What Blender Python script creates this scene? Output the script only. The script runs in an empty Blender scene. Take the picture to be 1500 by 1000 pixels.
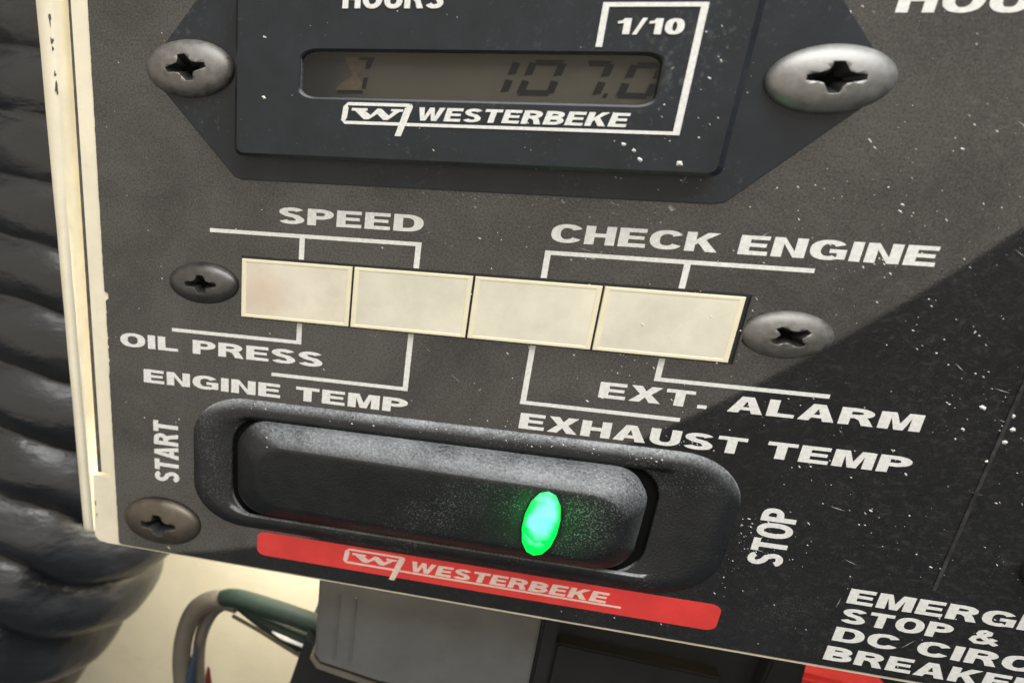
import bpy, bmesh, math, random
from mathutils import Vector, Matrix, noise

sc = bpy.context.scene
col = sc.collection
MM = 0.001
random.seed(7)

# ------------------------------------------------------------------ camera
cam_d = bpy.data.cameras.new("camera")
cam = bpy.data.objects.new("camera", cam_d)
col.objects.link(cam)
RX = Vector((0.9701676, 0.2386489, 0.0426792))       # camera right in world axes
DN = Vector((0.1267833, -0.3493802, -0.9283639))     # camera down
FW = Vector((-0.2066417, 0.9060796, -0.3692140))     # camera forward
m = Matrix((RX, -DN, -FW)).transposed().to_4x4()
m.translation = Vector((-2.55221, -93.17932, 16.52026)) * MM
cam.matrix_world = m
cam_d.sensor_fit = 'HORIZONTAL'
cam_d.sensor_width = 36.0
cam_d.lens = 24.2918
cam_d.shift_x = 0.21333
cam_d.shift_y = 0.09333
cam_d.clip_start = 0.002
cam_d.clip_end = 20.0
cam_d.dof.use_dof = True
cam_d.dof.focus_distance = 0.090
cam_d.dof.aperture_fstop = 26.0
sc.camera = cam

# ------------------------------------------------------------------ light
w = bpy.data.worlds.new("World")
sc.world = w
w.use_nodes = True
bgn = w.node_tree.nodes["Background"]
bgn.inputs[0].default_value = (0.80, 0.90, 1.0, 1)
bgn.inputs[1].default_value = 0.10

def area(name, loc, xaxis, zaxis, sx, sy, radiance, color):
    d = bpy.data.lights.new(name, 'AREA')
    d.shape = 'RECTANGLE'
    d.size = sx * MM
    d.size_y = sy * MM
    d.energy = radiance * math.pi * (sx * MM) * (sy * MM)
    d.color = color
    o = bpy.data.objects.new(name, d)
    col.objects.link(o)
    x = Vector(xaxis).normalized()
    z = Vector(zaxis).normalized()
    y = z.cross(x).normalized()
    mm = Matrix((x, y, z)).transposed().to_4x4()
    mm.translation = Vector(loc) * MM
    o.matrix_world = mm
    return o
# added disc lamp in front, its rim shaped to mirror as a glare edge
glare_disc = area("glare_disc_light", (-350, -300, 525), (1, 0, 0), (0, -1, 0), 1575, 1575, 0.72, (1.0, 0.89, 0.74))
glare_disc.data.shape = 'DISK'
glare_disc.data.energy *= math.pi / 4
# daylight falling from above and from the right
area("overhead_light", (120, -170, 330), (1, 0, 0), (0.25, -0.45, 1), 420, 260, 6.4, (0.96, 0.98, 1.0))
# added lamp hidden behind the panel to brighten the wall and wires
area("rear_light", (4, 24, -16), (1, 0, 0), (0.40, -0.70, 0.60), 60, 30, 68.0, (1.0, 0.96, 0.88))

sc.view_settings.view_transform = 'Standard'
sc.view_settings.look = 'None'
sc.view_settings.gamma = 1.0
sc.view_settings.exposure = 0.12
sc.view_settings.use_curve_mapping = False

# ------------------------------------------------------------------ materials
def newmat(name):
    mt = bpy.data.materials.new(name)
    mt.use_nodes = True
    nt = mt.node_tree
    return mt, nt, nt.nodes["Principled BSDF"]

def nd(nt, t, **kw):
    n = nt.nodes.new(t)
    for k, v in kw.items():
        setattr(n, k, v)
    return n

def surf(name, base, rough=0.5, metal=0.0, spec=0.5, coat=0.0, coat_rough=0.1, var=0.0, var_scale=300,
         bump=0.0, bump_scale=3000, bump_dist=0.0001, dust=0.0, dust_scale=900, dust_col=(0.5, 0.5, 0.48), stretch=(1, 1, 1), rough_var=0.0):
    """plain procedural surface: colour mottling, dust specks, fine relief"""
    mt, nt, p = newmat(name)
    L = nt.links.new
    tc = nd(nt, 'ShaderNodeTexCoord')
    mp = nd(nt, 'ShaderNodeMapping')
    mp.inputs['Scale'].default_value = stretch
    L(tc.outputs['Object'], mp.inputs['Vector'])
    p.inputs['Roughness'].default_value = rough
    p.inputs['Metallic'].default_value = metal
    p.inputs['Specular IOR Level'].default_value = spec
    p.inputs['Coat Weight'].default_value = coat
    p.inputs['Coat Roughness'].default_value = coat_rough
    colr = nd(nt, 'ShaderNodeRGB')
    colr.outputs[0].default_value = (*base, 1)
    out = colr.outputs[0]
    if var > 0:
        n1 = nd(nt, 'ShaderNodeTexNoise')
        n1.inputs['Scale'].default_value = var_scale
        n1.inputs['Detail'].default_value = 6
        n1.inputs['Roughness'].default_value = 0.65
        L(mp.outputs[0], n1.inputs['Vector'])
        mr = nd(nt, 'ShaderNodeMapRange')
        mr.inputs[1].default_value = 0.3
        mr.inputs[2].default_value = 0.7
        mr.inputs[3].default_value = 1 - var
        mr.inputs[4].default_value = 1 + var
        L(n1.outputs[0], mr.inputs[0])
        vm = nd(nt, 'ShaderNodeVectorMath', operation='SCALE')
        L(out, vm.inputs[0])
        L(mr.outputs[0], vm.inputs[3])
        out = vm.outputs[0]
        if rough_var > 0:
            mr2 = nd(nt, 'ShaderNodeMapRange')
            mr2.inputs[1].default_value = 0.3
            mr2.inputs[2].default_value = 0.7
            mr2.inputs[3].default_value = rough - rough_var
            mr2.inputs[4].default_value = rough + rough_var
            L(n1.outputs[0], mr2.inputs[0])
            L(mr2.outputs[0], p.inputs['Roughness'])
    if dust > 0:
        n2 = nd(nt, 'ShaderNodeTexNoise')
        n2.inputs['Scale'].default_value = dust_scale
        n2.inputs['Detail'].default_value = 5
        n2.inputs['Roughness'].default_value = 0.7
        L(mp.outputs[0], n2.inputs['Vector'])
        n3 = nd(nt, 'ShaderNodeTexNoise')
        n3.inputs['Scale'].default_value = 70
        n3.inputs['Detail'].default_value = 3
        L(mp.outputs[0], n3.inputs['Vector'])
        ad = nd(nt, 'ShaderNodeMath', operation='MULTIPLY_ADD')
        L(n3.outputs[0], ad.inputs[0])
        ad.inputs[1].default_value = 0.5
        L(n2.outputs[0], ad.inputs[2])
        mr = nd(nt, 'ShaderNodeMapRange')
        mr.inputs[1].default_value = 0.86
        mr.inputs[2].default_value = 1.05
        mr.inputs[3].default_value = 0
        mr.inputs[4].default_value = dust
        L(ad.outputs[0], mr.inputs[0])
        mx = nd(nt, 'ShaderNodeMix', data_type='RGBA')
        L(mr.outputs[0], mx.inputs[0])
        L(out, mx.inputs[6])
        mx.inputs[7].default_value = (*dust_col, 1)
        out = mx.outputs[2]
    L(out, p.inputs['Base Color'])
    if bump > 0:
        nb = nd(nt, 'ShaderNodeTexNoise')
        nb.inputs['Scale'].default_value = bump_scale
        nb.inputs['Detail'].default_value = 4
        L(mp.outputs[0], nb.inputs['Vector'])
        b = nd(nt, 'ShaderNodeBump')
        b.inputs['Strength'].default_value = bump
        b.inputs['Distance'].default_value = bump_dist
        L(nb.outputs[0], b.inputs['Height'])
        L(b.outputs[0], p.inputs['Normal'])
        if coat > 0:
            b2 = nd(nt, 'ShaderNodeBump')
            b2.inputs['Strength'].default_value = bump * 0.015
            b2.inputs['Distance'].default_value = bump_dist
            L(nb.outputs[0], b2.inputs['Height'])
            L(b2.outputs[0], p.inputs['Coat Normal'])
    return mt

M_OVER = surf("black_satin_overlay", (0.009, 0.0082, 0.0074), rough=0.42, spec=0.26, coat=1.0, coat_rough=0.012, var=0.35, var_scale=260,
              bump=0.8, bump_scale=3600, bump_dist=0.00006, dust=0.22, dust_scale=3600, dust_col=(0.30, 0.28, 0.25))
_nt = M_OVER.node_tree
_tc = _nt.nodes.new('ShaderNodeTexCoord')
_sx = _nt.nodes.new('ShaderNodeSeparateXYZ')
_nt.links.new(_tc.outputs['Object'], _sx.inputs[0])
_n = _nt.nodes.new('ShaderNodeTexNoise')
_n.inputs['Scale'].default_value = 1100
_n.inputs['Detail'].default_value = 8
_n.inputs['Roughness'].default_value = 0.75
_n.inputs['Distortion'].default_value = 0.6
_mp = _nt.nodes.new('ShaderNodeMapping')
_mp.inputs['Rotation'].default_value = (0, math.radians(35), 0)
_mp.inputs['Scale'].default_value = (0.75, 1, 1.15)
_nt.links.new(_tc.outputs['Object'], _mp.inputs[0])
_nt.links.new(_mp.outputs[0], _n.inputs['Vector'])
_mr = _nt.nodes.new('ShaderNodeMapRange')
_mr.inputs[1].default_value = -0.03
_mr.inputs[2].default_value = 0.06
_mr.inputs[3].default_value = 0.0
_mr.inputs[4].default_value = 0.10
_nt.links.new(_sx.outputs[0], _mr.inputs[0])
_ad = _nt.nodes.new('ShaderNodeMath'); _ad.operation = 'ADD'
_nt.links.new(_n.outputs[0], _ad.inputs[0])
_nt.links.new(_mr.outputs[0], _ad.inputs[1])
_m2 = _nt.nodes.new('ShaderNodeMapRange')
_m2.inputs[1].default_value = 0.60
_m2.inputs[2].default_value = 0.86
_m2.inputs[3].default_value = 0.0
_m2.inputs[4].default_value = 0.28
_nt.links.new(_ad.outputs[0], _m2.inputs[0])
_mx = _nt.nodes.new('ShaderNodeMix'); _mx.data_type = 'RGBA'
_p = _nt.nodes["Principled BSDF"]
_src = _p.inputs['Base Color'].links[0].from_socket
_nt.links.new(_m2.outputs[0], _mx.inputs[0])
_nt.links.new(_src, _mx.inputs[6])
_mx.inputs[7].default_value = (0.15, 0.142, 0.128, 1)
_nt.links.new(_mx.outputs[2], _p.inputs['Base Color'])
_n = nd(_nt, 'ShaderNodeTexNoise')
_n.inputs['Scale'].default_value = 38
_n.inputs['Detail'].default_value = 9
_n.inputs['Roughness'].default_value = 0.72
_n.inputs['Distortion'].default_value = 0.5
_nt.links.new(_tc.outputs['Object'], _n.inputs['Vector'])
_mr = nd(_nt, 'ShaderNodeMapRange')
_mr.inputs[1].default_value = 0.34
_mr.inputs[2].default_value = 0.66
_mr.inputs[3].default_value = 0.48
_mr.inputs[4].default_value = 1.0
_nt.links.new(_n.outputs[0], _mr.inputs[0])
_gn = nd(_nt, 'ShaderNodeTexNoise')
_gn.inputs['Scale'].default_value = 3800
_gn.inputs['Detail'].default_value = 3
_gn.inputs['Roughness'].default_value = 0.7
_nt.links.new(_tc.outputs['Object'], _gn.inputs['Vector'])
_gm = nd(_nt, 'ShaderNodeMapRange')
_gm.inputs[1].default_value = 0.3
_gm.inputs[2].default_value = 0.7
_gm.inputs[3].default_value = 0.45
_gm.inputs[4].default_value = 1.45
_nt.links.new(_gn.outputs[0], _gm.inputs[0])
_gx = nd(_nt, 'ShaderNodeMath', operation='MULTIPLY', use_clamp=True)
_nt.links.new(_mr.outputs[0], _gx.inputs[0])
_nt.links.new(_gm.outputs[0], _gx.inputs[1])
_nt.links.new(_gx.outputs[0], _p.inputs['Coat Weight'])
M_OVER.node_tree.nodes["Principled BSDF"].inputs['Coat IOR'].default_value = 2.0
M_CREAM = surf("cream_enamel", (0.80, 0.73, 0.56), rough=0.38, var=0.10, var_scale=120, bump=0.2, bump_scale=1200, bump_dist=0.00008, dust=0.28, dust_scale=500, dust_col=(0.34, 0.27, 0.16))
M_CREAMWALL = surf("cream_gelcoat_wall", (0.80, 0.72, 0.52), rough=0.5, var=0.10, var_scale=45, bump=0.25, bump_scale=400, dust=0.25, dust_scale=160, dust_col=(0.42, 0.34, 0.2))
M_INK = surf("white_ink", (0.74, 0.735, 0.70), rough=0.55, var=0.16, var_scale=2200, bump=0.2, bump_scale=4000, bump_dist=0.00004)
M_INKRED = surf("pink_white_ink", (0.78, 0.55, 0.48), rough=0.55, var=0.12, var_scale=2200)
M_RED = surf("red_ink", (0.70, 0.045, 0.04), rough=0.45, var=0.12, var_scale=200, dust=0.25, dust_scale=1800, dust_col=(0.35, 0.05, 0.04), bump=0.1, bump_scale=2500, bump_dist=0.00004)
M_METER = surf("blue_black_plastic", (0.012, 0.0155, 0.020), rough=0.36, spec=0.42, var=0.3, var_scale=220, bump=0.22, bump_scale=3500,
               bump_dist=0.00006, dust=0.22, dust_scale=1300, dust_col=(0.22, 0.23, 0.24))
M_ROCK = surf("black_rocker_plastic", (0.011, 0.012, 0.013), rough=0.42, spec=0.5, var=0.4, var_scale=240, bump=0.6, bump_scale=3000,
              bump_dist=0.00010, dust=0.45, dust_scale=4200, dust_col=(0.42, 0.43, 0.43))
M_RECESS_SHADE = surf("recess_shade", (0.02, 0.02, 0.02), rough=0.6, var=0.3, var_scale=900)  # shade inside the screw recesses put into their wall colour
M_WELL = surf("black_well", (0.004, 0.004, 0.004), rough=0.9, spec=0.1, var=0.2)
M_STEEL = surf("dull_steel", (0.20, 0.19, 0.175), rough=0.52, metal=0.75, var=0.32, var_scale=700, bump=0.2, bump_scale=1800, bump_dist=0.00008, rough_var=0.1)
M_STEELB = surf("bright_steel", (0.28, 0.275, 0.26), rough=0.48, metal=0.75, var=0.22, var_scale=600, bump=0.15, bump_scale=1800, bump_dist=0.00008, rough_var=0.08)
M_STEELD = surf("darkened_steel", (0.10, 0.095, 0.09), rough=0.38, metal=0.75, var=0.25, var_scale=500, bump=0.2, bump_scale=1800, bump_dist=0.00008, rough_var=0.1)
M_STEELT = surf("tarnished_steel", (0.13, 0.11, 0.085), rough=0.46, metal=0.75, var=0.25, var_scale=350, bump=0.2, bump_scale=1800, bump_dist=0.00008, rough_var=0.1)
M_LENS = surf("cream_lens", (0.70, 0.655, 0.53), rough=0.30, spec=0.5, coat=0.5, coat_rough=0.10, var=0.15, var_scale=110, bump=0.08, bump_scale=900, dust=0.10, dust_scale=700, dust_col=(0.9, 0.88, 0.8))
M_LENSP = surf("stained_cream_lens", (0.69, 0.635, 0.51), rough=0.30, spec=0.5, coat=0.5, coat_rough=0.10, var=0.16, var_scale=110, dust=0.5, dust_scale=90, dust_col=(0.55, 0.36, 0.24))
_nt = M_LENSP.node_tree
_p = _nt.nodes["Principled BSDF"]
_tc = nd(_nt, 'ShaderNodeTexCoord')
_mp = nd(_nt, 'ShaderNodeMapping')
_mp.inputs['Location'].default_value = (28.6 / 5.0, 0, 0.6 / 4.0)
_mp.inputs['Scale'].default_value = (1000 / 5.0, 0, 1000 / 4.0)
_nt.links.new(_tc.outputs['Object'], _mp.inputs[0])
_ln = nd(_nt, 'ShaderNodeVectorMath', operation='LENGTH')
_nt.links.new(_mp.outputs[0], _ln.inputs[0])
_mr = nd(_nt, 'ShaderNodeMapRange', interpolation_type='SMOOTHSTEP')
_mr.inputs[1].default_value = 1.1
_mr.inputs[2].default_value = 0.1
_mr.inputs[4].default_value = 0.55
_nt.links.new(_ln.outputs['Value'], _mr.inputs[0])
_mx = nd(_nt, 'ShaderNodeMix', data_type='RGBA')
_src = _p.inputs['Base Color'].links[0].from_socket
_nt.links.new(_mr.outputs[0], _mx.inputs[0])
_nt.links.new(_src, _mx.inputs[6])
_mx.inputs[7].default_value = (0.62, 0.45, 0.33, 1)
_nt.links.new(_mx.outputs[2], _p.inputs['Base Color'])
M_LENSRIM = surf("pale_yellow_lens_rim", (0.80, 0.735, 0.53), rough=0.35, var=0.05, var_scale=400)
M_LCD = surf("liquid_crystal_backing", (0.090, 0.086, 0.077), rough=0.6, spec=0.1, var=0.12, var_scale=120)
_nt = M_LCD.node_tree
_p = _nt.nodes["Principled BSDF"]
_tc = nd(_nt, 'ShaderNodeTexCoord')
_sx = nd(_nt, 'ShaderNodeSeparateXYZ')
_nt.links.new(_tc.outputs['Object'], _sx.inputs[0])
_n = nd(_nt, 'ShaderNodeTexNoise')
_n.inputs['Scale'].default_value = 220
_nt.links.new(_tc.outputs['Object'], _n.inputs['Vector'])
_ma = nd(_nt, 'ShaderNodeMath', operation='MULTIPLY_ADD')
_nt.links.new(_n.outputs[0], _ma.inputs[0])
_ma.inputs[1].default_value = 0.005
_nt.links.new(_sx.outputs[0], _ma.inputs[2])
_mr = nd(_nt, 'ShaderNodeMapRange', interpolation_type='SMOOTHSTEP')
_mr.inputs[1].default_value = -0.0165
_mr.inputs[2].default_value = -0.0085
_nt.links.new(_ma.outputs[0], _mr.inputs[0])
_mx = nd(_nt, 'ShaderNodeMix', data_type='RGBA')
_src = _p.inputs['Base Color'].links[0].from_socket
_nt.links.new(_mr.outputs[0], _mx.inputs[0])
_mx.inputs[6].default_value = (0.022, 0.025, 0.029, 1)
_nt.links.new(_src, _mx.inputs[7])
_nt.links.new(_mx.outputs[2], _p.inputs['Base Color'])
M_SEG = surf("liquid_crystal_segment", (0.010, 0.012, 0.015), rough=0.6, spec=0.1, var=0.2, var_scale=400)
M_SEGB = surf("brown_liquid_crystal_stain", (0.105, 0.085, 0.064), rough=0.6, spec=0.1, var=0.4, var_scale=500)
M_GREY = surf("grey_moulded_plastic", (0.115, 0.115, 0.112), rough=0.55, var=0.12, var_scale=150, bump=0.3, bump_scale=1500)
M_BLACK = surf("black_moulded_plastic", (0.012, 0.012, 0.012), rough=0.5, var=0.3, var_scale=200, bump=0.3, bump_scale=1500)
M_RUBBER = surf("black_rubber", (0.010, 0.011, 0.0135), rough=0.33, spec=0.75, var=0.4, var_scale=60, bump=0.45, bump_scale=150, bump_dist=0.0010, stretch=(1, 1, 2.2), rough_var=0.12)
M_SHEATH = surf("grey_brown_sheath", (0.13, 0.115, 0.092), rough=0.5, var=0.12, var_scale=200)
M_GREEN = surf("dark_green_sleeve", (0.010, 0.027, 0.018), rough=0.6, var=0.25, var_scale=160)
M_BLUE = surf("blue_insulation", (0.025, 0.04, 0.07), rough=0.45, var=0.1)
M_REDW = surf("red_insulation", (0.12, 0.015, 0.018), rough=0.45, var=0.1)
M_CRUMB = surf("pale_crumb", (0.72, 0.70, 0.66), rough=0.6, var=0.2, var_scale=900)
M_SEAM = surf("rubbed_seam", (0.030, 0.030, 0.029), rough=0.55, var=0.8, var_scale=420, dust=0.35, dust_scale=1500, dust_col=(0.3, 0.3, 0.29))
M_CHIP_SHADE = surf("chip_and_groove_shade", (0.08, 0.08, 0.077), rough=0.6, var=0.5, var_scale=900)  # dark grey for paint chips and for the painted groove shade

# window pane of the hour meter
M_PANE, nt, p = newmat("clear_pane")
nt.nodes.remove(p)
tr = nd(nt, 'ShaderNodeBsdfTransparent')
tr.inputs[0].default_value = (0.92, 0.91, 0.88, 1)
gl = nd(nt, 'ShaderNodeBsdfGlossy')
gl.inputs['Roughness'].default_value = 0.12
mxs = nd(nt, 'ShaderNodeMixShader')
mxs.inputs[0].default_value = 0.018
nt.links.new(tr.outputs[0], mxs.inputs[1])
nt.links.new(gl.outputs[0], mxs.inputs[2])
nt.links.new(mxs.outputs[0], nt.nodes['Material Output'].inputs[0])

def glow(name, base, emit, strength):
    mt, nt, p = newmat(name)
    p.inputs['Base Color'].default_value = (*base, 1)
    p.inputs['Roughness'].default_value = 0.15
    p.inputs['Emission Color'].default_value = (*emit, 1)
    tc = nd(nt, 'ShaderNodeTexCoord')
    n = nd(nt, 'ShaderNodeTexNoise')
    n.inputs['Scale'].default_value = 420
    nt.links.new(tc.outputs['Object'], n.inputs['Vector'])
    mr = nd(nt, 'ShaderNodeMapRange')
    mr.inputs[1].default_value = 0.3
    mr.inputs[2].default_value = 0.7
    mr.inputs[3].default_value = strength * 0.75
    mr.inputs[4].default_value = strength * 1.25
    nt.links.new(n.outputs[0], mr.inputs[0])
    nt.links.new(mr.outputs[0], p.inputs['Emission Strength'])
    return mt
M_LEDG = glow("lit_green_lens", (0.0, 0.3, 0.1), (0.0, 1.0, 0.022), 2.2)
_nt = M_LEDG.node_tree
_p = _nt.nodes["Principled BSDF"]
_tc = _nt.nodes.new('ShaderNodeTexCoord')
_mp = nd(_nt, 'ShaderNodeMapping')
_mp.inputs['Location'].default_value = (-13.5 / 2.35, 0, -0.75 / 4.7)
_mp.inputs['Scale'].default_value = (1000 / 2.35, 0, 1000 / 4.7)
_nt.links.new(_tc.outputs['Object'], _mp.inputs[0])
_ln = nd(_nt, 'ShaderNodeVectorMath', operation='LENGTH')
_nt.links.new(_mp.outputs[0], _ln.inputs[0])
_n = nd(_nt, 'ShaderNodeTexVoronoi')
_n.inputs['Scale'].default_value = 520
_nt.links.new(_tc.outputs['Object'], _n.inputs['Vector'])
_ma = nd(_nt, 'ShaderNodeMath', operation='MULTIPLY_ADD')
_nt.links.new(_n.outputs['Color'], _ma.inputs[0])
_ma.inputs[1].default_value = 0.35
_nt.links.new(_ln.outputs['Value'], _ma.inputs[2])
_mr = nd(_nt, 'ShaderNodeMapRange', interpolation_type='SMOOTHSTEP')
_mr.inputs[1].default_value = 1.12
_mr.inputs[2].default_value = 0.72
_nt.links.new(_ma.outputs[0], _mr.inputs[0])
_mx = _nt.nodes.new('ShaderNodeMix'); _mx.data_type = 'RGBA'
_mx.inputs[6].default_value = (0.0, 0.42, 0.022, 1)
_mx.inputs[7].default_value = (0.12, 1.0, 0.33, 1)
_nt.links.new(_mr.outputs[0], _mx.inputs[0])
_nt.links.new(_mx.outputs[2], _p.inputs['Emission Color'])
# highlights and dust specks painted into the colour of faces turned up or outwards
def dusty_highlight(mat, direction, lo, hi, amount, colr, fine=2600):
    nt = mat.node_tree
    L = nt.links.new
    p = nt.nodes["Principled BSDF"]
    g = nd(nt, 'ShaderNodeNewGeometry')
    dp = nd(nt, 'ShaderNodeVectorMath', operation='DOT_PRODUCT')
    dp.inputs[1].default_value = direction
    L(g.outputs['Normal'], dp.inputs[0])
    mr = nd(nt, 'ShaderNodeMapRange', interpolation_type='SMOOTHSTEP')
    mr.inputs[1].default_value = lo
    mr.inputs[2].default_value = hi
    L(dp.outputs['Value'], mr.inputs[0])
    tc = nd(nt, 'ShaderNodeTexCoord')
    n = nd(nt, 'ShaderNodeTexNoise')
    n.inputs['Scale'].default_value = fine
    n.inputs['Detail'].default_value = 6
    n.inputs['Roughness'].default_value = 0.8
    L(tc.outputs['Object'], n.inputs['Vector'])
    n2 = nd(nt, 'ShaderNodeTexNoise')
    n2.inputs['Scale'].default_value = 160
    n2.inputs['Detail'].default_value = 3
    L(tc.outputs['Object'], n2.inputs['Vector'])
    ad = nd(nt, 'ShaderNodeMath', operation='MULTIPLY_ADD')
    L(n2.outputs[0], ad.inputs[0])
    ad.inputs[1].default_value = 0.45
    L(n.outputs[0], ad.inputs[2])
    m2 = nd(nt, 'ShaderNodeMapRange')
    m2.inputs[1].default_value = 0.52
    m2.inputs[2].default_value = 0.98
    m2.inputs[4].default_value = amount
    L(ad.outputs[0], m2.inputs[0])
    mu = nd(nt, 'ShaderNodeMath', operation='MULTIPLY')
    L(mr.outputs[0], mu.inputs[0])
    L(m2.outputs[0], mu.inputs[1])
    mx = nd(nt, 'ShaderNodeMix', data_type='RGBA')
    src = p.inputs['Base Color'].links[0].from_socket
    L(mu.outputs[0], mx.inputs[0])
    L(src, mx.inputs[6])
    mx.inputs[7].default_value = (*colr, 1)
    L(mx.outputs[2], p.inputs['Base Color'])
M_BEZ = M_ROCK.copy()
M_BEZ.name = "black_bezel_plastic"
dusty_highlight(M_ROCK, (0.50, 0, 0.86), 0.15, 0.80, 0.85, (0.42, 0.435, 0.45))
dusty_highlight(M_BEZ, (0.22, 0, 0.97), 0.14, 0.62, 1.0, (0.42, 0.435, 0.45))
dusty_highlight(M_METER, (0.75, 0, 0.66), 0.35, 0.8, 0.9, (0.40, 0.42, 0.45))  # pale highlight painted on the case and flange bevels

# ------------------------------------------------------------------ object helpers
def empty(name, loc, label, cat, group=None):
    o = bpy.data.objects.new(name, None)
    o.empty_display_size = 0.005
    col.objects.link(o)
    o.location = Vector(loc) * MM
    o['label'] = label
    o['category'] = cat
    if group:
        o['group'] = group
    return o

def world_loc(o):
    v = Vector((0, 0, 0))
    while o is not None:
        v = v + o.location
        o = o.parent
    return v

def link(name, me, mat, parent=None, smooth=False, origin=None):
    """mesh in world millimetres -> object; its origin is its parent's origin"""
    off = world_loc(parent) if parent else (Vector(origin) * MM if origin else Vector((0, 0, 0)))
    for v in me.vertices:
        v.co = v.co * MM - off
    me.materials.append(mat)
    if smooth:
        for pl in me.polygons:
            pl.use_smooth = True
    o = bpy.data.objects.new(name, me)
    col.objects.link(o)
    if parent:
        o.parent = parent
    elif origin:
        o.location = Vector(origin) * MM
    return o

def tag(o, label, cat, group=None):
    o['label'] = label
    o['category'] = cat
    if group:
        o['group'] = group
    return o

def pydata(name, vs, fs):
    me = bpy.data.meshes.new(name)
    me.from_pydata(vs, [], fs)
    me.update()
    bm = bmesh.new()
    bm.from_mesh(me)
    bmesh.ops.recalc_face_normals(bm, faces=bm.faces)
    bm.to_mesh(me)
    bm.free()
    return me

# panel axes: u right, v up, h out of the panel towards the viewer -> world (u, -h, v)
def W(u, v, h):
    return (u, -h, v)

def prism(name, poly, h0, h1, bevel=0.0, segs=2):
    n = len(poly)
    vs = [W(u, v, h0) for u, v in poly] + [W(u, v, h1) for u, v in poly]
    fs = [tuple(range(n)), tuple(range(n, 2 * n))] + [(i, (i + 1) % n, n + (i + 1) % n, n + i) for i in range(n)]
    me = pydata(name, vs, fs)
    if bevel > 0:
        bm = bmesh.new()
        bm.from_mesh(me)
        ed = [e for e in bm.edges if abs(e.verts[0].co.y + h1) < 1e-5 and abs(e.verts[1].co.y + h1) < 1e-5]
        bmesh.ops.bevel(bm, geom=ed, offset=bevel, segments=segs, affect='EDGES')
        bm.to_mesh(me)
        bm.free()
    return me

def rect(u0, u1, v0, v1):
    return [(u0, v0), (u1, v0), (u1, v1), (u0, v1)]

def rrect(u0, u1, v0, v1, ru, rv=None, n=10):
    rv = ru if rv is None else rv
    pts = []
    for cx, cy, a0 in ((u1 - ru, v1 - rv, 0), (u0 + ru, v1 - rv, 90), (u0 + ru, v0 + rv, 180), (u1 - ru, v0 + rv, 270)):
        for k in range(n + 1):
            a = math.radians(a0 + 90 * k / n)
            pts.append((cx + ru * math.cos(a), cy + rv * math.sin(a)))
    return pts

def loft(name, loops, cap0=False, cap1=True, hfun=None):
    """loops: list of (points, h), all with the same count"""
    vs, fs = [], []
    n = len(loops[0][0])
    for pts, h in loops:
        for u, v in pts:
            vs.append(W(u, v, h + (hfun(u, v, h) if hfun else 0)))
    for i in range(len(loops) - 1):
        for k in range(n):
            a, b = i * n + k, i * n + (k + 1) % n
            fs.append((a, b, b + n, a + n))
    if cap0:
        fs.append(tuple(range(n)))
    if cap1:
        fs.append(tuple(range((len(loops) - 1) * n, len(loops) * n)))
    return pydata(name, vs, fs)

# text: bold extended sans drawn from strokes (cap height 1) --------
SW_, TB_ = 0.235, 0.205
def _pen(cl, closed=False, s=SW_, t=TB_, tt=None):
    """thick stroke along a centre line: vertical runs s wide, level runs t thick"""
    n = len(cl)
    quads = []
    Lp, Rp = [], []
    for i, (x, y) in enumerate(cl):
        if closed:
            xa, ya = cl[(i - 1) % n]
            xb, yb = cl[(i + 1) % n]
        else:
            xa, ya = cl[max(i - 1, 0)]
            xb, yb = cl[min(i + 1, n - 1)]
        dx, dy = xb - xa, yb - ya
        l = math.hypot(dx, dy) or 1
        nx, ny = -dy / l, dx / l
        t_ = t if tt is None else tt[i]
        Lp.append((x + nx * s / 2, y + ny * t_ / 2))
        Rp.append((x - nx * s / 2, y - ny * t_ / 2))
    m = n if closed else n - 1
    for i in range(m):
        j = (i + 1) % n
        quads.append([Lp[i], Lp[j], Rp[j], Rp[i]])
    return quads

def _arc(cx, cy, rx, ry, a0, a1, n=14, e=2.35):
    pts = []
    for k in range(n + 1):
        a = math.radians(a0 + (a1 - a0) * k / n)
        x, y = math.cos(a), math.sin(a)
        r = (abs(x) ** e + abs(y) ** e) ** (-1 / e)
        pts.append((cx + rx * r * x, cy + ry * r * y))
    return pts

def _bowl(w, y0, y1, s=SW_, t=TB_, x0=None):
    """open bowl leaving a stem at the left"""
    x0 = s * 0.9 if x0 is None else x0
    cy, ry = (y0 + y1) / 2, (y1 - y0) / 2 - t / 2
    xr = w - s / 2
    rx = min(0.30, xr - x0 - 0.05)
    return _pen([(x0, cy + ry)] + _arc(xr - rx, cy, rx, ry, 90, -90) + [(x0, cy - ry)])

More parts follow.
